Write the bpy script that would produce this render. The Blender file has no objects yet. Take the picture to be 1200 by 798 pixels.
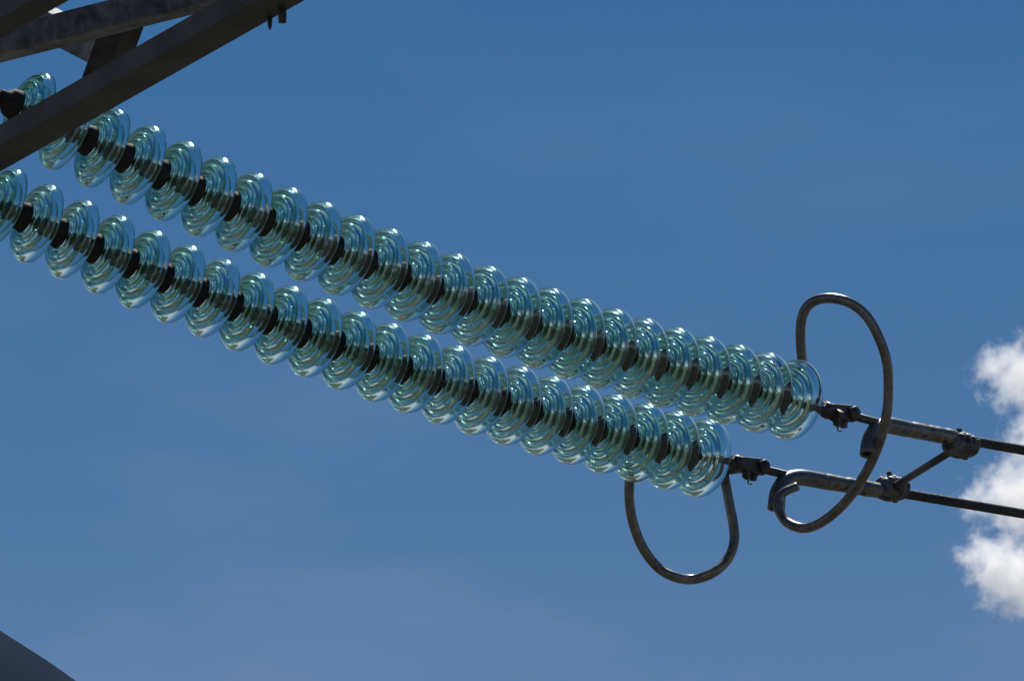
import bpy, bmesh, math, random
from mathutils import Vector, Matrix
random.seed(7)
SC = bpy.context.scene
COL = SC.collection
rad = math.radians

# ------------------------------------------------------------------ camera
ELEV = rad(15.0); FPX = 14400.0; CAM = Vector((0, 0, 1.6))
FW = Vector((0, math.cos(ELEV), math.sin(ELEV)))
UP = Vector((0, -math.sin(ELEV), math.cos(ELEV)))
RT = Vector((1, 0, 0))
cd = bpy.data.cameras.new('camera'); cam = bpy.data.objects.new('camera', cd); COL.objects.link(cam)
cd.sensor_width = 36.0; cd.lens = 36.0 * FPX / 1200.0
cd.clip_start = 0.5; cd.clip_end = 60000
cam.location = CAM; cam.rotation_euler = (rad(90) + ELEV, 0, 0)
SC.camera = cam

# ------------------------------------------------------------------ sky, sun, exposure
S = Vector((0.04, 0.56, 0.80)).normalized()
w = bpy.data.worlds.new('World'); SC.world = w; w.use_nodes = True
nt = w.node_tree; nt.nodes.clear()
def N(tree, t, **k):
    n = tree.nodes.new(t)
    for a, b in k.items(): setattr(n, a, b)
    return n
sky = N(nt, 'ShaderNodeTexSky', sky_type='NISHITA', sun_disc=False)
sky.sun_elevation = math.asin(S.z); sky.sun_rotation = math.atan2(S.x, S.y)
sky.altitude = 600; sky.air_density = 1.0; sky.dust_density = 1.2; sky.ozone_density = 3.0
SKY_STRENGTH = 0.06
hsv = N(nt, 'ShaderNodeHueSaturation'); hsv.inputs['Saturation'].default_value = 1.0
# thin high veil of cloud: noise over the sky direction
tc = N(nt, 'ShaderNodeTexCoord'); mp = N(nt, 'ShaderNodeMapping'); mp.inputs['Scale'].default_value = (9, 9, 26)
mp.inputs['Location'].default_value = (0.3, 0.0, 1.9)
nz = N(nt, 'ShaderNodeTexNoise'); nz.inputs['Scale'].default_value = 1.6; nz.inputs['Detail'].default_value = 5; nz.inputs['Roughness'].default_value = 0.55
mr = N(nt, 'ShaderNodeMapRange'); mr.inputs['From Min'].default_value = 0.50; mr.inputs['From Max'].default_value = 0.80
mr.inputs['To Max'].default_value = 0.8
mx = N(nt, 'ShaderNodeMix', data_type='RGBA')
mx.inputs[7].default_value = (8.5, 8.8, 9.8, 1)
bg = N(nt, 'ShaderNodeBackground'); bg.inputs['Strength'].default_value = SKY_STRENGTH
out = N(nt, 'ShaderNodeOutputWorld')
L = nt.links.new
tint = N(nt, 'ShaderNodeMix', data_type='RGBA', blend_type='MULTIPLY'); tint.inputs[0].default_value = 1.0
tint.inputs[7].default_value = (0.20, 0.50, 0.75, 1)          # deep clear-air blue
sep = N(nt, 'ShaderNodeSeparateXYZ'); hz = N(nt, 'ShaderNodeMapRange')   # pale haze thickening evenly down to the horizon
hz.inputs['From Min'].default_value = 0.0; hz.inputs['From Max'].default_value = 0.30; hz.inputs['To Min'].default_value = 1.0; hz.inputs['To Max'].default_value = 0.0
hp = N(nt, 'ShaderNodeMath', operation='POWER'); hp.inputs[1].default_value = 1.7
hm = N(nt, 'ShaderNodeMath', operation='MULTIPLY'); hm.inputs[1].default_value = 1.15; hm.use_clamp = True
hmix = N(nt, 'ShaderNodeMix', data_type='RGBA'); hmix.inputs[7].default_value = (10.5, 10.8, 11.6, 1)
L(tc.outputs['Generated'], sep.inputs[0]); L(sep.outputs['Z'], hz.inputs['Value']); L(hz.outputs['Result'], hp.inputs[0]); L(hp.outputs[0], hm.inputs[0]); L(hm.outputs[0], hmix.inputs[0])
L(tc.outputs['Generated'], mp.inputs['Vector']); L(mp.outputs['Vector'], nz.inputs['Vector'])
L(nz.outputs['Fac'], mr.inputs['Value']); vm = N(nt, 'ShaderNodeMath', operation='MULTIPLY', use_clamp=True); L(mr.outputs['Result'], vm.inputs[0]); L(hz.outputs['Result'], vm.inputs[1]); L(vm.outputs[0], mx.inputs[0])
L(sky.outputs['Color'], hsv.inputs['Color']); L(hsv.outputs['Color'], tint.inputs[6]); L(tint.outputs[2], hmix.inputs[6]); L(hmix.outputs[2], mx.inputs[6])
L(mx.outputs[2], bg.inputs['Color']); L(bg.outputs['Background'], out.inputs['Surface'])

ld = bpy.data.lights.new('sun', 'SUN'); ld.energy = 5.0; ld.angle = rad(0.53); ld.color = (1.0, 0.95, 0.87)
sun = bpy.data.objects.new('sun', ld); COL.objects.link(sun)
sun.rotation_euler = S.to_track_quat('Z', 'Y').to_euler(); sun.location = S * 60

vs = SC.view_settings; vs.view_transform = 'Standard'; vs.look = 'None'; vs.gamma = 1; vs.use_curve_mapping = False
vs.exposure = 0.0
cy = SC.cycles
cy.max_bounces = 32; cy.transmission_bounces = 26; cy.glossy_bounces = 10; cy.diffuse_bounces = 4
cy.volume_bounces = 32; cy.transparent_max_bounces = 8; cy.sample_clamp_indirect = 40.0
cy.use_denoising = True; cy.caustics_refractive = True; cy.caustics_reflective = True
cy.blur_glossy = 0.3

# ------------------------------------------------------------------ helpers
def Wp(px, py, z):
    """photo pixel + depth in metres -> world point"""
    return CAM + FW * z + RT * ((px - 600.0) / FPX * z) - UP * ((py - 399.0) / FPX * z)
def link(o, parent=None):
    COL.objects.link(o)
    if parent is not None: o.parent = parent
    return o
def tag(o, label=None, cat=None, group=None, kind=None):
    for k, v in (('label', label), ('category', cat), ('group', group), ('kind', kind)):
        if v: o[k] = v
    return o
def thing(name, loc, label, cat, group=None):
    o = bpy.data.objects.new(name, None); link(o); o.location = loc; o.empty_display_size = 0.2
    return tag(o, label, cat, group)
def mesh_obj(name, bm, mat, parent=None, smooth=True, bevel=0.0, seg=2):
    """bm is in world space; the object is placed under its parent without moving"""
    me = bpy.data.meshes.new(name); bmesh.ops.recalc_face_normals(bm, faces=bm.faces); bm.to_mesh(me); bm.free()
    me.materials.append(mat)
    if smooth:
        for p in me.polygons: p.use_smooth = True
    o = bpy.data.objects.new(name, me); link(o, parent)
    if parent is not None:
        m = Matrix.Translation(-parent.location)
        if parent.parent is None: me.transform(m)
        else: me.transform(parent_world(parent).inverted())
    if bevel:
        b = o.modifiers.new('bevel', 'BEVEL'); b.width = bevel; b.segments = seg; b.limit_method = 'ANGLE'; b.angle_limit = rad(40)
    return o
def parent_world(o):
    m = Matrix.LocRotScale(o.location, o.rotation_euler, o.scale)
    return m if o.parent is None else parent_world(o.parent) @ m
def frame_of(d, hint=Vector((0, 0, 1))):
    d = d.normalized(); a = hint - d * hint.dot(d)
    if a.length < 1e-4: a = Vector((1, 0, 0)) - d * d.x
    a.normalize(); return d, a, d.cross(a)
def smooth_path(pts, per=6):
    P = [pts[0] * 2 - pts[1]] + list(pts) + [pts[-1] * 2 - pts[-2]]
    out = []
    for i in range(1, len(P) - 2):
        p0, p1, p2, p3 = P[i-1], P[i], P[i+1], P[i+2]
        for k in range(per):
            t = k / per
            out.append(0.5 * ((2*p1) + (p2-p0)*t + (2*p0-5*p1+4*p2-p3)*t*t + (3*p1-p0-3*p2+p3)*t**3))
    out.append(P[-2]); return out
def sweep(bm, path, radii, segs=20, caps=True, prof=None, twist=0.0, flat=None):
    """tube along path; radii number or list; prof(a) radial factor; flat list of (sx,sy) squash"""
    n = len(path)
    if not hasattr(radii, '__len__'): radii = [radii] * n
    d0 = (path[1] - path[0]).normalized(); _, a, b = frame_of(d0)
    rings = []; run = 0.0
    for i, p in enumerate(path):
        d = (path[min(i+1, n-1)] - path[max(i-1, 0)]).normalized()
        a = (a - d * a.dot(d)).normalized(); b = d.cross(a)
        if i: run += (p - path[i-1]).length
        ring = []
        for k in range(segs):
            t = 2*math.pi*k/segs; tt = t + twist*run
            r = radii[i] * (prof(t) if prof else 1.0)
            sx, sy = flat[i] if flat else (1, 1)
            ring.append(bm.verts.new(p + a*(math.cos(tt)*r*sx) + b*(math.sin(tt)*r*sy)))
        rings.append(ring)
    for i in range(n-1):
        for k in range(segs):
            bm.faces.new((rings[i][k], rings[i][(k+1) % segs], rings[i+1][(k+1) % segs], rings[i+1][k]))
    if caps:
        bm.faces.new(rings[0][::-1]); bm.faces.new(rings[-1])
    return rings
def lathe(bm, org, axis, prof, segs=32, closed=False):
    """prof: list of (s, r) along axis; r==0 ends close to a point"""
    d, a, b = frame_of(axis); rings = []
    for s, r in prof:
        if r <= 1e-6: rings.append([bm.verts.new(org + d*s)])
        else: rings.append([bm.verts.new(org + d*s + (a*math.cos(2*math.pi*k/segs) + b*math.sin(2*math.pi*k/segs))*r) for k in range(segs)])
    m = len(rings)
    for i in range(m if closed else m-1):
        A, B = rings[i], rings[(i+1) % m]
        for k in range(segs):
            k2 = (k+1) % segs
            if len(A) == 1 and len(B) == 1: continue
            if len(A) == 1: bm.faces.new((A[0], B[k2], B[k]))
            elif len(B) == 1: bm.faces.new((A[k], A[k2], B[0]))
            else: bm.faces.new((A[k], A[k2], B[k2], B[k]))
def prism(bm, pts, d0):
    """extrude polygon pts (world) by vector d0"""
    A = [bm.verts.new(p) for p in pts]; B = [bm.verts.new(p + d0) for p in pts]
    n = len(pts); bm.faces.new(A[::-1]); bm.faces.new(B)
    for i in range(n): bm.faces.new((A[i], A[(i+1) % n], B[(i+1) % n], B[i]))
def box(bm, c, dx, dy, dz):
    """box about c with half-extent vectors"""
    prism(bm, [c-dx-dy-dz, c+dx-dy-dz, c+dx+dy-dz, c-dx+dy-dz], dz*2)
def hexa(bm, c, axis, r, h):
    d, a, b = frame_of(axis)
    prism(bm, [c + (a*math.cos(k*math.pi/3) + b*math.sin(k*math.pi/3))*r for k in range(6)], d*h)
def angle_bar(bm, p0, p1, A, la, B, lb, t):
    """rolled steel L section: corner line p0-p1, legs along A and B (unit-ish vectors), thickness t"""
    d = (p1-p0).normalized()
    A = (A - d*A.dot(d)).normalized(); B = (B - d*B.dot(d)).normalized()
    pts = [Vector((0, 0)), Vector((la, 0)), Vector((la, t)), Vector((t, t)), Vector((t, lb)), Vector((0, lb))]
    # solve in the (A,B) skew frame
    prism(bm, [p0 + A*q.x + B*q.y for q in pts], p1-p0)

# ------------------------------------------------------------------ materials
def mat(name):
    m = bpy.data.materials.new(name); m.use_nodes = True
    t = m.node_tree; return m, t, t.nodes['Principled BSDF'], t.links.new
def steel(name, c0, c1, rough=0.5, metal=0.6, scale=40, bump=0.15, stain=None, spec=0.5):
    m, t, b, l = mat(name)
    co = N(t, 'ShaderNodeTexCoord')
    n1 = N(t, 'ShaderNodeTexNoise'); n1.inputs['Scale'].default_value = scale; n1.inputs['Detail'].default_value = 6
    n2 = N(t, 'ShaderNodeTexNoise'); n2.inputs['Scale'].default_value = scale*0.18; n2.inputs['Detail'].default_value = 4
    ad = N(t, 'ShaderNodeMath', operation='MULTIPLY_ADD'); ad.inputs[1].default_value = 0.5
    hf = N(t, 'ShaderNodeMath', operation='MULTIPLY'); hf.inputs[1].default_value = 0.5
    cr = N(t, 'ShaderNodeValToRGB'); cr.color_ramp.elements[0].position = 0.36; cr.color_ramp.elements[1].position = 0.66
    cr.color_ramp.elements[0].color = (*c0, 1); cr.color_ramp.elements[1].color = (*c1, 1)
    for n in (n1, n2): l(co.outputs['Object'], n.inputs['Vector'])
    l(n2.outputs['Fac'], hf.inputs[0]); l(n1.outputs['Fac'], ad.inputs[0]); l(hf.outputs[0], ad.inputs[2]); l(ad.outputs[0], cr.inputs['Fac'])
    col = cr.outputs['Color']
    if stain:
        n3 = N(t, 'ShaderNodeTexNoise'); n3.inputs['Scale'].default_value = scale*0.6; n3.inputs['Detail'].default_value = 8; n3.inputs['Roughness'].default_value = 0.7
        l(co.outputs['Object'], n3.inputs['Vector'])
        r3 = N(t, 'ShaderNodeMapRange'); r3.inputs['From Min'].default_value = 0.52; r3.inputs['From Max'].default_value = 0.62
        mixn = N(t, 'ShaderNodeMix', data_type='RGBA'); mixn.inputs[7].default_value = (*stain, 1)
        l(n3.outputs['Fac'], r3.inputs['Value']); l(r3.outputs['Result'], mixn.inputs[0]); l(col, mixn.inputs[6]); col = mixn.outputs[2]
    l(col, b.inputs['Base Color'])
    rr = N(t, 'ShaderNodeMapRange'); rr.inputs['To Min'].default_value = rough-0.12; rr.inputs['To Max'].default_value = rough+0.15
    l(n1.outputs['Fac'], rr.inputs['Value']); l(rr.outputs['Result'], b.inputs['Roughness'])
    b.inputs['Metallic'].default_value = metal; b.inputs['Specular IOR Level'].default_value = spec
    bp = N(t, 'ShaderNodeBump'); bp.inputs['Strength'].default_value = bump; bp.inputs['Distance'].default_value = 0.004
    l(n1.outputs['Fac'], bp.inputs['Height']); l(bp.outputs['Normal'], b.inputs['Normal'])
    return m
M_ZINC = steel('galvanised_steel', (0.06, 0.063, 0.07), (0.30, 0.31, 0.33), 0.55, 0.35, 34, 0.1)
M_ZINC_OLD = steel('weathered_steel', (0.014, 0.0135, 0.014), (0.085, 0.086, 0.09), 0.6, 0.3, 26, 0.2)
M_CAP = steel('cast_iron_cap', (0.022, 0.020, 0.019), (0.06, 0.052, 0.046), 0.75, 0.0, 60, 0.25, spec=0.2)
M_CEMENT = steel('cement', (0.16, 0.15, 0.13), (0.26, 0.24, 0.21), 0.8, 0.0, 90, 0.3)
M_FIT = steel('forged_fitting', (0.04, 0.038, 0.038), (0.13, 0.125, 0.125), 0.5, 0.45, 55, 0.3)
M_TUBE = steel('grey_tube_steel', (0.11, 0.103, 0.097), (0.30, 0.285, 0.265), 0.33, 0.45, 45, 0.12)
M_ALU = steel('weathered_aluminium', (0.14, 0.13, 0.12), (0.32, 0.30, 0.28), 0.42, 0.5, 45, 0.25, stain=(0.045, 0.04, 0.036))
M_ALUP = steel('aluminium_elbow', (0.12, 0.12, 0.125), (0.22, 0.22, 0.225), 0.38, 0.5, 60, 0.08)
M_COND = steel('dull_conductor', (0.025, 0.025, 0.026), (0.075, 0.073, 0.07), 0.5, 0.5, 90, 0.2)
M_SPACER = steel('spacer_casting', (0.07, 0.068, 0.068), (0.22, 0.21, 0.21), 0.55, 0.3, 70, 0.4, stain=(0.03, 0.028, 0.027))

M_GLASS, t, b, l = mat('toughened_glass')
t.nodes.remove(b)
gl = N(t, 'ShaderNodeBsdfGlass'); gl.inputs['IOR'].default_value = 1.52; gl.inputs['Roughness'].default_value = 0.038
gl.inputs['Color'].default_value = (0.93, 0.99, 0.975, 1)
va = N(t, 'ShaderNodeVolumeAbsorption'); va.inputs['Color'].default_value = (0.44, 0.80, 0.67, 1); va.inputs['Density'].default_value = 10.0
nb = N(t, 'ShaderNodeTexNoise'); nb.inputs['Scale'].default_value = 22; nb.inputs['Detail'].default_value = 2
co = N(t, 'ShaderNodeTexCoord'); bp = N(t, 'ShaderNodeBump'); bp.inputs['Strength'].default_value = 0.02; bp.inputs['Distance'].default_value = 0.004
oi = N(t, 'ShaderNodeObjectInfo'); dr = N(t, 'ShaderNodeMapRange'); dr.inputs['To Min'].default_value = 11.0; dr.inputs['To Max'].default_value = 20.0
l(oi.outputs['Random'], dr.inputs['Value']); l(dr.outputs['Result'], va.inputs['Density'])
l(co.outputs['Object'], nb.inputs['Vector']); l(nb.outputs['Fac'], bp.inputs['Height']); l(bp.outputs['Normal'], gl.inputs['Normal'])
# rougher glass mixed in unevenly, added to put a soft halo round the glints
gf = N(t, 'ShaderNodeBsdfGlass'); gf.inputs['IOR'].default_value = 1.52; gf.inputs['Roughness'].default_value = 0.17; gf.inputs['Color'].default_value = (0.93, 0.99, 0.975, 1)
nf = N(t, 'ShaderNodeTexNoise'); nf.inputs['Scale'].default_value = 14; nf.inputs['Detail'].default_value = 5
mf = N(t, 'ShaderNodeMapRange'); mf.inputs['From Min'].default_value = 0.35; mf.inputs['From Max'].default_value = 0.75; mf.inputs['To Min'].default_value = 0.02; mf.inputs['To Max'].default_value = 0.12
ms = N(t, 'ShaderNodeMixShader'); av = N(t, 'ShaderNodeVectorMath', operation='ADD')
l(co.outputs['Object'], av.inputs[0]); l(oi.outputs['Random'], av.inputs[1]); l(av.outputs[0], nf.inputs['Vector']); l(nf.outputs['Fac'], mf.inputs['Value'])
l(mf.outputs['Result'], ms.inputs[0]); l(gl.outputs['BSDF'], ms.inputs[1]); l(gf.outputs['BSDF'], ms.inputs[2]); l(bp.outputs['Normal'], gf.inputs['Normal'])
l(ms.outputs['Shader'], t.nodes['Material Output'].inputs['Surface']); l(va.outputs['Volume'], t.nodes['Material Output'].inputs['Volume'])

# ------------------------------------------------------------------ ground
M_GROUND, t, b, l = mat('dry_meadow')
n1 = N(t, 'ShaderNodeTexNoise'); n1.inputs['Scale'].default_value = 0.12; n1.inputs['Detail'].default_value = 8
co = N(t, 'ShaderNodeTexCoord'); cr = N(t, 'ShaderNodeValToRGB')
cr.color_ramp.elements[0].color = (0.035, 0.04, 0.03, 1); cr.color_ramp.elements[1].color = (0.09, 0.085, 0.07, 1)
cr.color_ramp.elements[0].position = 0.35; cr.color_ramp.elements[1].position = 0.65
l(co.outputs['Object'], n1.inputs['Vector']); l(n1.outputs['Fac'], cr.inputs['Fac']); l(cr.outputs['Color'], b.inputs['Base Color']); b.inputs['Roughness'].default_value = 0.95
bm = bmesh.new()
for r0 in (0,):
    c = [bm.verts.new((30000*math.cos(k*math.pi/24), 30000*math.sin(k*math.pi/24), 0)) for k in range(48)]; bm.faces.new(c)
tag(mesh_obj('ground', bm, M_GROUND, smooth=False), kind='structure')

# ------------------------------------------------------------------ insulator strings
PITCH = 0.146
RDISC = 0.140
UX = [48,92.5,136.5,177.5,218.5,258,298,338,377.5,417,456,495,533,571,608.4,646,683.5,719.5,755,791,828,863.5,899,933.6]
UY = [85,106,126.5,147,165.5,184,202.5,219.5,236,253,268.4,283.7,298,312,325,337.5,350.5,362.5,374,384.8,395,404.5,414,422]
LX = [-67.5,-26,16,57,99,140.5,181,221.5,262,301,340,379,418,456.5,496,534,571.5,609,646.5,683.5,719.5,756,792,828.6]
LY = [157,177,196,215.5,234.5,253,270,287,303,318,333,348.5,363.5,378,391,404,416.5,429.5,442,453.5,463,472,481,489]
def polyfit(ys, deg):
    n = len(ys); xs = [2*k/(n-1)-1 for k in range(n)]
    A = [[sum(x**(i+j) for x in xs) for j in range(deg+1)] for i in range(deg+1)]
    B = [sum(y*x**i for x, y in zip(xs, ys)) for i in range(deg+1)]
    for i in range(deg+1):
        p = A[i][i]
        for r in range(deg+1):
            if r != i:
                f = A[r][i]/p
                A[r] = [a-f*q for a, q in zip(A[r], A[i])]; B[r] -= f*B[i]
    cf = [B[i]/A[i][i] for i in range(deg+1)]
    return lambda k: sum(c*(2*k/(n-1)-1)**i for i, c in enumerate(cf))
def string_curve(tx, ty, z0):
    fx, fy = polyfit(tx, 3), polyfit(ty, 3)
    pts = []; z = z0; prev = None
    for k in range(-3, 25):
        # the tops of the rims lie above the centres by the half height of the seen ellipse
        q = max(0, min(1, k/23)); ox = -19.5 + 9.5*q; oy = 44.5 + 0.5*q
        px, py = fx(k) + ox, fy(k) + oy
        if prev is not None:
            ds = math.hypot(px-prev[0], py-prev[1]) / FPX * z
            z += math.sqrt(max(PITCH**2 - ds**2, 1e-6))
        pts.append((px, py, z)); prev = (px, py)
    return pts          # index 3 is the first disc
U3 = string_curve(UX, UY, 39.77)
L3 = string_curve(LX, LY, 40.50)
UPT = [Wp(*p) for p in U3]; LPT = [Wp(*p) for p in L3]

def glass_profile():
    P = [(-0.047, 0.030), (-0.048, 0.040), (-0.041, 0.0475), (-0.037, 0.055), (-0.034, 0.072), (-0.028, 0.095), (-0.019, 0.114), (-0.011, 0.1255),
         (-0.004, 0.1325), (0.0015, 0.1358), (0.0070, 0.1380), (0.0130, 0.1395), (0.0200, 0.1400), (0.0265, 0.1378), (0.0260, 0.1325), (0.0150, 0.1280), (0.0010, 0.1225), (-0.0060, 0.1160),
         (0.002, 0.1105), (0.018, 0.1085), (0.025, 0.1050), (0.018, 0.1010), (-0.006, 0.0985), (-0.0150, 0.0935), (-0.0170, 0.0885),
         (-0.007, 0.0850), (0.011, 0.0830), (0.018, 0.0795), (0.011, 0.0757), (-0.014, 0.0733), (-0.0225, 0.0690), (-0.024, 0.0655),
         (-0.013, 0.0620), (0.003, 0.0600), (0.009, 0.0565), (0.003, 0.053), (-0.019, 0.0510), (-0.025, 0.046), (-0.027, 0.038), (-0.032, 0.030)]
    n = len(P); out = []
    for i in range(n):
        p0, p1, p2, p3 = (Vector(P[(i+j) % n]) for j in (-1, 0, 1, 2))
        sharp = i == n-1
        for k in range(1 if sharp else 3):
            tt = k/3
            q = 0.5*((2*p1)+(p2-p0)*tt+(2*p0-5*p1+4*p2-p3)*tt*tt+(3*p1-p0-3*p2+p3)*tt**3) if 0 < i < n-2 else p1.lerp(p2, tt)
            out.append((q.x, q.y))
    return out
def local_mesh(name, fill, material):
    bm = bmesh.new(); fill(bm); bmesh.ops.recalc_face_normals(bm, faces=bm.faces)
    me = bpy.data.meshes.new(name); bm.to_mesh(me); bm.free(); me.materials.append(material)
    for p in me.polygons: p.use_smooth = True
    return me
ZAX = Vector((0, 0, 1)); O0 = Vector((0, 0, 0))
ME_GLASS = local_mesh('glass_disc', lambda bm: lathe(bm, O0, ZAX, glass_profile(), 80, closed=True), M_GLASS)
CAPP = [(-0.1080, 0.0), (-0.1080, 0.020), (-0.1060, 0.027), (-0.1000, 0.0295), (-0.0860, 0.031), (-0.0760, 0.034), (-0.0700, 0.044), (-0.0620, 0.0480), (-0.0460, 0.0495),
        (-0.0410, 0.0520), (-0.0340, 0.0525), (-0.0310, 0.0505), (-0.0305, 0.041), (-0.0420, 0.0335), (-0.0440, 0.0)]
ME_CAP = local_mesh('metal_cap', lambda bm: lathe(bm, O0, ZAX, CAPP, 40), M_CAP)
PINP = [(-0.0360, 0.0), (-0.0360, 0.027), (-0.0220, 0.0285), (-0.0160, 0.030), (-0.0110, 0.028), (-0.0090, 0.0125), (0.0420, 0.0105), (0.0460, 0.016), (0.0510, 0.018), (0.0550, 0.013), (0.0560, 0.0)]
ME_PIN = local_mesh('steel_pin', lambda bm: lathe(bm, O0, ZAX, PINP, 24), M_CAP)

def make_string(name, label, pts):
    root = thing(name, pts[0], label, 'insulator', 'pair of tension insulator strings')
    for k in range(24):
        i = k+3; c = pts[i]; d = (pts[i+1]-pts[i-1]).normalized() if i+1 < len(pts) else (pts[i]-pts[i-1]).normalized()
        # every unit hangs a little loose in its ball and socket
        d = (d + Vector((random.uniform(-1, 1), random.uniform(-1, 1), random.uniform(-1, 1)))*0.016).normalized()
        q = ZAX.rotation_difference(d)
        g = bpy.data.objects.new('glass_disc', ME_GLASS); link(g, root); g.location = c - root.location
        q = q @ Matrix.Rotation(random.uniform(0, 6.28), 3, 'Z').to_quaternion()
        g.rotation_euler = q.to_euler()
        link(bpy.data.objects.new('metal_cap', ME_CAP), g); link(bpy.data.objects.new('steel_pin', ME_PIN), g)
    # socket fitting towards the cross-arm
    d = (pts[3]-pts[0]).normalized()
    bm = bmesh.new(); sweep(bm, [pts[0]-d*0.02, pts[2]+d*0.04, pts[3]-d*0.105], [0.02, 0.02, 0.018], 16)
    mesh_obj('tower_link', bm, M_FIT, root)
    bm = bmesh.new(); a = frame_of(d)[1]
    for s in (-1, 1): box(bm, pts[0]-d*0.02 + a*0.033*s, d*0.07, a*0.007, frame_of(d)[2]*0.03)
    mesh_obj('tower_clevis', bm, M_FIT, root, False, 0.006)
    return root
su = make_string('insulator_string', 'string of green glass discs passing behind the steel beam, beside the tall tube loop', UPT)
sl = make_string('insulator_string', 'string of green glass discs ending above the hanging tube loop', LPT)

# ------------------------------------------------------------------ line-end hardware
def along(p3, px, extra=0.0):
    """depth on the line of a string carried on past its last disc"""
    a, b_ = p3[-5], p3[-2]
    return b_[2] + (px-b_[0])*(b_[2]-a[2])/(b_[0]-a[0]) + extra
def clevis(root, p3, P0, P1):
    """ball eye, clevis cheeks, pin bolt with head and nut between P0 (disc) and P1 (rod)"""
    d, a, b = frame_of(P1-P0)
    if b.dot(FW) > 0: b = -b          # b looks at the camera
    ln = (P1-P0).length
    bm = bmesh.new()
    lathe(bm, P0, d, [(-0.16, 0.0), (-0.16, 0.0105), (0.0, 0.012), (0.004, 0.026), (0.020, 0.030), (0.040, 0.027), (0.052, 0.019), (ln*0.75, 0.018), (ln*0.75, 0)], 20)
    mesh_obj('ball_socket', bm, M_FIT, root)
    for s in (-1, 1):
        bm = bmesh.new(); pts = []
        c0 = P0 + d*(ln*0.22) + b*0.019*s; c1 = P0 + d*(ln*0.80) + b*0.019*s
        for k in range(9): t_ = math.pi/2 + math.pi*k/8; pts.append(c0 + d*math.cos(t_)*0.022 + a*math.sin(t_)*0.022)
        for k in range(11): t_ = -math.pi/2 + math.pi*k/10; pts.append(c1 + d*math.cos(t_)*0.030 + a*math.sin(t_)*0.030)
        prism(bm, [p - b*0.006 for p in pts], b*0.012)
        mesh_obj('clevis_cheek', bm, M_FIT, root, False, 0.004)
    cb = P0 + d*(ln*0.80)
    bm = bmesh.new(); lathe(bm, cb - b*0.05, b, [(0, 0), (0, 0.013), (0.10, 0.013), (0.10, 0)], 16)
    lathe(bm, cb + b*0.026, b, [(0, 0.0), (0, 0.022), (0.016, 0.023), (0.020, 0.019), (0.021, 0)], 20)
    mesh_obj('pin_bolt', bm, M_FIT, root, True)
    bm = bmesh.new(); hexa(bm, P0 + d*(ln*0.42) - a*0.046 + b*0.006, a, 0.017, 0.022); hexa(bm, P0 + d*(ln*0.64) - a*0.05 + b*0.004, a, 0.014, 0.02)
    lathe(bm, P0 + d*(ln*0.42) - a*0.052 + b*0.006, a, [(0, 0), (0, 0.008), (0.075, 0.008), (0.075, 0)], 12)
    mesh_obj('locking_nut', bm, M_FIT, root, False, 0.002)
    bm = bmesh.new(); sweep(bm, smooth_path([cb - b*0.045 - a*0.02, cb - b*0.047 - a*0.045, cb - b*0.03 - a*0.05]), 0.003, 8)
    mesh_obj('split_pin', bm, M_FIT, root)

def strand(t): return 0.92 + 0.08*abs(math.cos(7*t))
def conductor(label, p3, root_string, rod, sleeve, elbow, cable, z_off, elbow_dz):
    z = lambda px: along(p3, px, z_off)
    P = lambda q: Wp(q[0], q[1], z(q[0]))
    r0 = thing('power_conductor', P(sleeve[0]), label, 'power cable', 'pair of line conductors')
    clevis(root_string, p3, P(rod[0]), P(rod[1]))
    bm = bmesh.new(); sweep(bm, [P(rod[1])-(P(rod[2])-P(rod[1]))*0.45, P(rod[2]), P(sleeve[0])], 0.0145, 18); mesh_obj('steel_rod', bm, M_FIT, r0)
    A, B = P(sleeve[0]), P(sleeve[1]); d = (B-A).normalized(); ln = (B-A).length
    bm = bmesh.new()
    prof = [(0, 0), (0, 0.027)]
    for k in range(1, 24):
        prof.append((ln*k/24*0.96, 0.0275 + 0.0012*random.uniform(-1, 1)))
    prof += [(ln*0.975, 0.026), (ln, 0.020), (ln, 0)]
    lathe(bm, A, d, prof, 28); mesh_obj('compression_sleeve', bm, M_ALU, r0)
    # bent open pipe for the jumper, leaving the sleeve and turning down
    path = smooth_path([Wp(x, y, z(x)+dz) for (x, y), dz in zip(elbow, elbow_dz)], 6)
    n = len(path)
    bm = bmesh.new()
    ro = [0.0285 + 0.0025*max(0, (i-n*0.3)/(n*0.7)) for i in range(n)]
    outer = sweep(bm, path, ro, 28, caps=False)
    inner = sweep(bm, path[n-10:], 0.0235, 28, caps=False)
    for k in range(28):
        k2 = (k+1) % 28
        bm.faces.new((outer[-1][k], outer[-1][k2], inner[-1][k2], inner[-1][k]))
    bm.faces.new(outer[0][::-1]); bm.faces.new(inner[0])
    mesh_obj('jumper_elbow', bm, M_ALUP, r0)
    # stranded cable, carried on over the span in a shallow sag
    C0, C1 = P(cable[0]), P(cable[1]); d = (C1-C0).normalized()
    hor = Vector((d.x, d.y, 0)).normalized(); sl0 = d.z/math.hypot(d.x, d.y)
    path = [C0 - d*0.12 + (hor + Vector((0, 0, sl0)))*0.0]
    s = 0.0
    near = [C0 + d*(0.03*k - 0.12) for k in range(60)]
    bm = bmesh.new(); sweep(bm, near, 0.0175, 72, prof=strand, twist=11.0)
    far = []
    base = near[-1]
    for k in range(60):
        s = 3.0*k; far.append(base + hor*s + Vector((0, 0, sl0*s + 0.00045*s*s)) - d*0.02)
    sweep(bm, far, 0.0170, 12)
    mesh_obj('stranded_cable', bm, M_COND, r0)
    return r0
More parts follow.
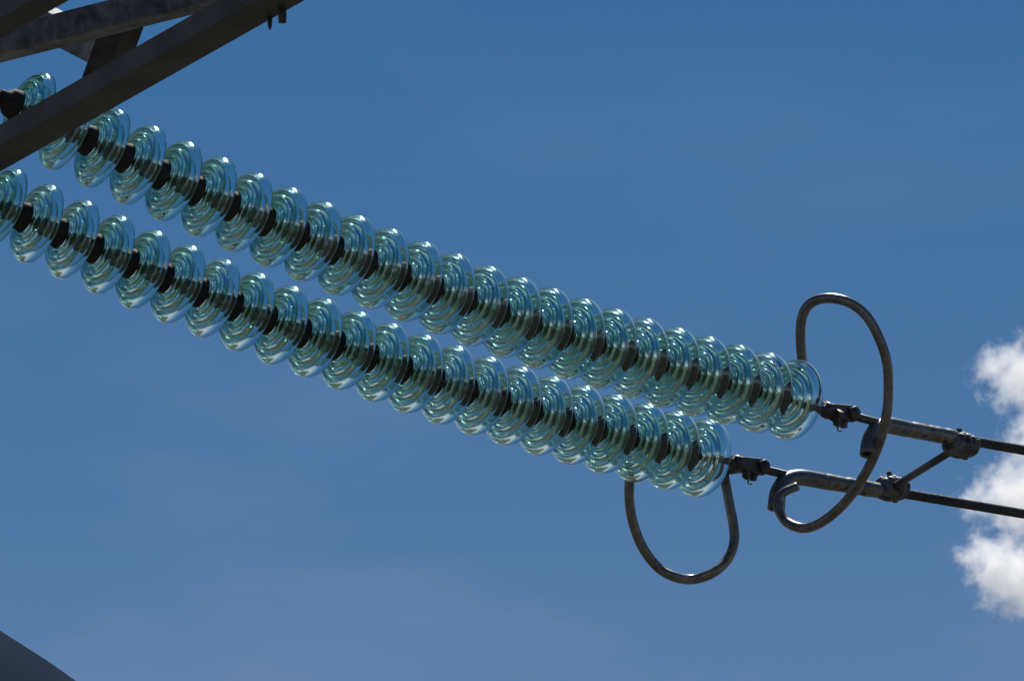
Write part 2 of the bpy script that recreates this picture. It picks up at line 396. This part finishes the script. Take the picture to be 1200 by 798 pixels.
cu = conductor('dark cable clamped at the upper end of the slanting spacer rod', U3, su,
    [(965, 480), (1000, 487.5), (1036, 497)], [(1036, 497.5), (1121, 513.5)],
    [(1062, 502.5), (1040, 498.5), (1027, 503.5), (1020, 516), (1017.5, 533)], [(1121, 513.5), (1200, 527.5)], 0.0, [0, 0, -0.008, -0.022, -0.042])
cl = conductor('dark cable clamped at the lower end of the slanting spacer rod', L3, sl,
    [(858, 541.5), (895, 550), (930, 558.5)], [(940, 559.5), (1037, 576)],
    [(966, 564), (938, 559.5), (921, 563.5), (912, 577), (909.5, 596)], [(1037, 574.5), (1200, 602)], 0.0, [0, 0, -0.008, -0.022, -0.042])

# ------------------------------------------------------------------ arcing horns (bent tube loops)
def loop(label, pts, tip=None):
    path = smooth_path([Wp(*p) for p in pts], 8)
    root = thing('arcing_horn', path[0], label, 'metal tube')
    n = len(path); rr = [0.0175]*n; fl = [(1, 1)]*n
    if tip:
        for i in range(n-tip, n):
            q = min(1.0, (i-(n-tip))/8.0); rr[i] = 0.0175 - 0.0015*q; fl[i] = (1-0.35*q, 1+0.10*q)
    bm = bmesh.new(); rings = sweep(bm, path, rr, 22, caps=False, flat=fl)
    inner = sweep(bm, path[-8:], [r*0.62 for r in rr[-8:]], 22, caps=False, flat=fl[-8:])
    for k in range(22): bm.faces.new((rings[-1][k], rings[-1][(k+1) % 22], inner[-1][(k+1) % 22], inner[-1][k]))
    bm.faces.new(inner[0]); bm.faces.new(rings[0][::-1])
    mesh_obj('bent_tube', bm, M_TUBE, root)
    d = (path[1]-path[0]).normalized(); bm = bmesh.new()
    box(bm, path[0], d*0.05, frame_of(d)[1]*0.024, frame_of(d)[2]*0.009); mesh_obj('fixing_lug', bm, M_FIT, root, False, 0.003)
    return root
loop('bent grey tube rising above the discs and hooking round the open elbow pipe',
     [(976, 484, 42.03), (962, 473, 42.09), (945, 448, 42.12), (940, 423, 42.09), (938, 388, 42.06), (942, 366, 42.04), (953, 353.5, 42.02), (972, 349.5, 42.00), (995, 354.5, 41.98), (1015, 370, 41.98),
      (1030, 396, 41.98), (1039, 424, 41.99), (1041, 454, 42.01), (1039, 485, 42.04), (1030, 520, 42.10), (1015, 553, 42.18), (995, 583, 42.28), (970, 607, 42.38),
      (945, 618.5, 42.48), (924, 613, 42.55), (913.5, 599, 42.59), (912, 586, 42.61), (919, 576.5, 42.62), (935, 569.5, 42.63)], tip=26)
loop('bent grey tube hanging in a loop below the discs',
     [(866, 546, 42.69), (855, 548, 42.73), (849, 556, 42.73), (851, 570, 42.71), (855, 592, 42.69), (859.5, 616, 42.67), (860, 637, 42.64), (852, 656, 42.61), (835, 671, 42.57), (812, 678.5, 42.60),
      (790, 675.5, 42.56), (770, 663.5, 42.58), (753, 641, 42.55), (742, 613, 42.53), (737.5, 586, 42.52), (738, 560, 42.52), (739, 535, 42.53)])

# ------------------------------------------------------------------ spacer between the two conductors
pa = Wp(1127, 521, along(U3, 1127) - 0.015); pb = Wp(1045, 571.5, along(L3, 1045) - 0.01)
sp = thing('bundle_spacer', (pa+pb)/2, 'slanting spacer rod with two ribbed clamp heads joining the cables', 'spacer')
bm = bmesh.new(); dv = (pb-pa).normalized(); sweep(bm, [pa, pb], 0.0135, 20); mesh_obj('spacer_rod', bm, M_FIT, sp)
def clamp_head(c, axis):
    d, a, b = frame_of(axis)
    if b.dot(FW) > 0: b = -b
    bm = bmesh.new()
    # core casting round the cable
    lathe(bm, c, d, [(-0.050, 0), (-0.050, 0.022), (-0.044, 0.029), (-0.024, 0.036), (0, 0.039), (0.024, 0.036), (0.044, 0.029), (0.050, 0.022), (0.050, 0)], 28)
    core = mesh_obj('clamp_head', bm, M_SPACER, sp)
    for s in (-0.034, -0.012, 0.010, 0.032):
        bm = bmesh.new(); pth = []
        rr = 0.025 + 0.009*(1-(s/0.04)**2)
        for k in range(29):
            t_ = 2*math.pi*k/28*0.93 + 0.6 + s*9; pth.append(c + d*(s + 0.014*math.sin(t_+0.6)) + (a*math.cos(t_) + b*math.sin(t_))*(rr + 0.0015*math.sin(5*t_+s*80)))
        sweep(bm, pth, [0.0175*(0.6+0.4*math.sin(math.pi*min(1, max(0, k/28)))**0.3) if 0 < k < 28 else 0.006 for k in range(29)], 12); mesh_obj('clamp_finger', bm, M_SPACER, core)
    bm = bmesh.new(); hexa(bm, c + a*0.044 - d*0.010, a, 0.010, 0.011); lathe(bm, c + a*0.04 - d*0.010, a, [(0, 0), (0, 0.005), (0.018, 0.005), (0.018, 0)], 10)
    mesh_obj('clamp_bolt', bm, M_FIT, core, False, 0.001)
    bm = bmesh.new(); hexa(bm, c - a*0.051 + d*0.014, a, 0.010, 0.012); mesh_obj('clamp_nut', bm, M_FIT, core, False, 0.001)
clamp_head(pa, Wp(1200, 527.5, along(U3, 1200)) - Wp(1121, 513.5, along(U3, 1121)))
clamp_head(pb, Wp(1200, 602, along(L3, 1200)) - Wp(1037, 574.5, along(L3, 1037)))

# ------------------------------------------------------------------ lattice tower with its cross-arm
KZ = 0.0063                                    # the arm comes nearer to the right
zc = lambda px: 39.55 - px*KZ
zb = lambda px: 39.20 - px*KZ
tower_c = Wp(-700, 520, zc(-700)); tower_c.z = 0
tw = thing('transmission_tower', tower_c, 'dark lattice steel cross-arm of a transmission tower in front of the glass discs', 'tower')
arm = (Wp(300, 0, zc(300)) - Wp(0, 170, zc(0))).normalized()
back = Vector((-arm.y, arm.x, 0)); back = back if back.y > 0 else -back       # horizontal, away from the camera
V = Vector((0, 0, 1))
def bar(name, p0, p1, A, la, B, lb, t_=0.009, m=M_ZINC_OLD, bev=0.002):
    bm = bmesh.new(); angle_bar(bm, p0, p1, A, la, B, lb, t_); return mesh_obj(name, bm, m, tw, False, bev)
lean = (V*1.0 - back*0.22).normalized()
lower_chord = bar('lower_chord', Wp(-900, 683, zc(-900)), Wp(620, -179, zc(620)), lean, 0.067, back, 0.125)
upper_chord = bar('upper_chord', Wp(-900, 535, zb(-900)), Wp(620, -330, zb(620)), lean, 0.11, back, 0.10)
bar('diagonal_brace', Wp(-190, 112, 39.60), Wp(330, -19, 38.2), lean, 0.085, back, 0.075, m=M_ZINC)
st0, st1 = Wp(123, 93, 39.12), Wp(158, -2, 38.75)
bar('strut', st0 - (st1-st0)*0.1, st1 + (st1-st0)*0.6, (RT*0.85 + FW*0.5), 0.070, (RT*-0.85 + FW*0.5), 0.072, m=M_ZINC_OLD)
# angle brace behind, its upper leg catching the sun, helped by a sunlit pale colour
q0, q1 = Wp(10, -9, 39.40), Wp(140, 58, 39.45)
du = (q1-q0).normalized(); na = (S - du*S.dot(du)).normalized(); nc = (-FW + du*FW.dot(du)).normalized()
wide = du.cross(nc); wide = wide if wide.z < 0 else -wide
nrm = (na + nc*0.99).normalized(); lit = du.cross(nrm); lit = lit if lit.dot(FW) < 0 else -lit
M_BRACE_SUNLIT = steel('sunlit_galvanised_steel', (0.42, 0.43, 0.44), (0.62, 0.63, 0.64), 0.5, 0.2, 30, 0.1)  # paler copy of the brace zinc, sunlight put into the colour
bm = bmesh.new(); prism(bm, [q0, q1, q1 + wide*0.085, q0 + wide*0.085], nc*-0.008)
mesh_obj('angle_brace', bm, M_ZINC, tw, False, 0.0015)
bm = bmesh.new(); prism(bm, [q0 - lit*0.003, q1 - lit*0.003, q1 - lit*0.085, q0 - lit*0.085], nrm*-0.008)  # flange added and tilted to show as the sunlit strip
mesh_obj('sunlit_brace_flange', bm, M_BRACE_SUNLIT, tw, False, 0.0015)
# gusset plate, bolts on the chord
def gpt(px, py, off): return Wp(px, py, zc(px) + off)
def chord_bolt(px, py, dz, r=0.016):
    bm = bmesh.new(); p = gpt(px, py, dz); ax = -back - V*0.22
    hexa(bm, p, ax, r, 0.010); lathe(bm, p, ax, [(0, 0), (0, r*0.55), (0.02, r*0.55), (0.02, 0)], 10); mesh_obj('bolt', bm, M_ZINC, tw, False, 0.001)
for px, py in ((127, 85), (136, 80), (146, 88)): chord_bolt(px, py, -0.03)
for px, py, r_, h_ in ((316.5, -6, 0.0075, 0.112), (331, -10, 0.013, 0.10)):
    bm = bmesh.new(); p = gpt(px, py, -0.06)
    lathe(bm, p, -V, [(0, 0), (0, r_), (h_*0.85, r_), (h_, r_*(0.35 if r_ < 0.01 else 0.9)), (h_, 0)], 14)
    if r_ > 0.01: hexa(bm, p - V*0.028, -V, 0.024, 0.024)
    mesh_obj('hanging_bolt', bm, M_ZINC_OLD, tw, True)
# tower body down to the ground, and the arm's other face (outside the picture)
zt = upper_chord and Wp(0, 20, zb(0)).z
hw = 0.85
corner = [tower_c + arm*sx*hw + back*sy*hw for sx, sy in ((-1, -1), (1, -1), (1, 1), (-1, 1))]
foot = [tower_c + arm*sx*hw*2.1 + back*sy*hw*2.1 for sx, sy in ((-1, -1), (1, -1), (1, 1), (-1, 1))]
top_z = zt + 7.0
def leg_at(k, z):
    q = z/(zt-1.0)
    if q < 1: p = foot[k].lerp(corner[k], q)
    else: p = corner[k].copy()
    p.z = z; return p
zs = [0, 2.6, 4.9, 6.9, 8.6, 10.1, zt-1.0, zt+0.6, zt+2.4, zt+4.2, zt+5.8, top_z]
for k in range(4):
    inn = (tower_c - corner[k]); inn.z = 0; inn.normalize(); side = V.cross(inn)
    A = (inn + side).normalized(); B = (inn - side).normalized()
    bar('tower_leg', leg_at(k, 0), leg_at(k, zt-1.0), A, 0.14, B, 0.14, 0.014)
    bar('tower_leg', leg_at(k, zt-1.0), leg_at(k, top_z), A, 0.14, B, 0.14, 0.014)
for i in range(len(zs)-1):
    for k in range(4):
        k2 = (k+1) % 4; nn = ((corner[k]+corner[k2])/2 - tower_c); nn.z = 0; nn.normalize()
        bar('lacing_bar', leg_at(k, zs[i]) - nn*0.02, leg_at(k2, zs[i+1]) - nn*0.02, V, 0.07, -nn, 0.07, 0.007)
        bar('lacing_bar', leg_at(k2, zs[i]) - nn*0.10, leg_at(k, zs[i+1]) - nn*0.10, V, 0.07, -nn, 0.07, 0.007)

# ------------------------------------------------------------------ domed silo, its shoulder just rising into view
M_SILO = steel('dark_painted_sheet', (0.028, 0.042, 0.066), (0.034, 0.048, 0.075), 0.8, 0.0, 3, 0.02, spec=0.0)
zs_ = 25.0; sc_ = Wp(-783, 2019, zs_); R = 1500/FPX*zs_
silo = thing('domed_silo', (sc_.x, sc_.y, 0), 'smooth dark slate-grey rounded dome of a silo against the sky', 'silo')
bm = bmesh.new(); lathe(bm, sc_, V, [(R*math.sin(rad(a)), R*math.cos(rad(a))) for a in range(0, 90, 3)] + [(R, 0)], 96); mesh_obj('dome', bm, M_SILO, silo)
bm = bmesh.new(); lathe(bm, Vector((sc_.x, sc_.y, 0)), V, [(0, 0), (0, R-0.03), (sc_.z+0.02, R-0.03), (sc_.z+0.02, 0)], 96); mesh_obj('wall', bm, M_ZINC, silo, False)

# ------------------------------------------------------------------ cumulus cloud
ZC = 4000.0; mpp = ZC/FPX
cc = Wp(1330, 560, ZC)
balls = [(1200, 442, 50), (1164, 430, 28), (1226, 508, 50), (1195, 582, 54), (1150, 584, 29), (1178, 665, 50), (1147, 655, 26), (1200, 690, 42), (1250, 620, 60), (1310, 600, 80), (1320, 460, 70)]
M_CLOUD, t, b, l = mat('cloud_vapour'); t.nodes.remove(b)
co = N(t, 'ShaderNodeTexCoord'); prev = None
n1 = N(t, 'ShaderNodeTexNoise'); n1.inputs['Scale'].default_value = 0.14; n1.inputs['Detail'].default_value = 9; n1.inputs['Roughness'].default_value = 0.68
l(co.outputs['Object'], n1.inputs['Vector'])
hull = bmesh.new()
for (x, y, r) in balls:
    p = Wp(x, y, ZC + random.uniform(-12, 12)) - cc; rm = r*mpp
    dn = N(t, 'ShaderNodeVectorMath', operation='DISTANCE'); dn.inputs[1].default_value = p; l(co.outputs['Object'], dn.inputs[0])
    f = N(t, 'ShaderNodeMath', operation='MULTIPLY_ADD'); f.inputs[1].default_value = -1.0; f.inputs[2].default_value = rm; l(dn.outputs['Value'], f.inputs[0])
    if prev is None: prev = f.outputs[0]
    else:
        mxn = N(t, 'ShaderNodeMath', operation='SMOOTH_MAX'); mxn.inputs[2].default_value = 2.0; l(prev, mxn.inputs[0]); l(f.outputs[0], mxn.inputs[1]); prev = mxn.outputs[0]
    bmesh.ops.create_icosphere(hull, subdivisions=3, radius=rm*1.0 + 4.0, matrix=Matrix.Translation(p))
# signed distance (m, positive inside) + noise -> density
ns = N(t, 'ShaderNodeMath', operation='MULTIPLY_ADD'); ns.inputs[1].default_value = 40.0; ns.inputs[2].default_value = -21.0; l(n1.outputs['Fac'], ns.inputs[0])
sm = N(t, 'ShaderNodeMath', operation='ADD'); l(prev, sm.inputs[0]); l(ns.outputs[0], sm.inputs[1])
den = N(t, 'ShaderNodeMapRange'); den.inputs['From Min'].default_value = 0.0; den.inputs['From Max'].default_value = 11.0; den.inputs['To Max'].default_value = 0.13
l(sm.outputs[0], den.inputs['Value'])
pv = N(t, 'ShaderNodeVolumePrincipled'); pv.inputs['Color'].default_value = (1.0, 1.0, 1.0, 1); pv.inputs['Anisotropy'].default_value = 0.5
l(den.outputs['Result'], pv.inputs['Density']); l(pv.outputs['Volume'], t.nodes['Material Output'].inputs['Volume'])
me = bpy.data.meshes.new('cloud'); hull.to_mesh(me); hull.free(); me.materials.append(M_CLOUD)
cloud = bpy.data.objects.new('cloud', me); link(cloud); cloud.location = cc
rmod = cloud.modifiers.new('remesh', 'REMESH'); rmod.mode = 'VOXEL'; rmod.voxel_size = 2.5
tag(cloud, 'white puffy cumulus cloud behind the cables', 'cloud')
cy.volume_step_rate = 0.25; cy.volume_max_steps = 256
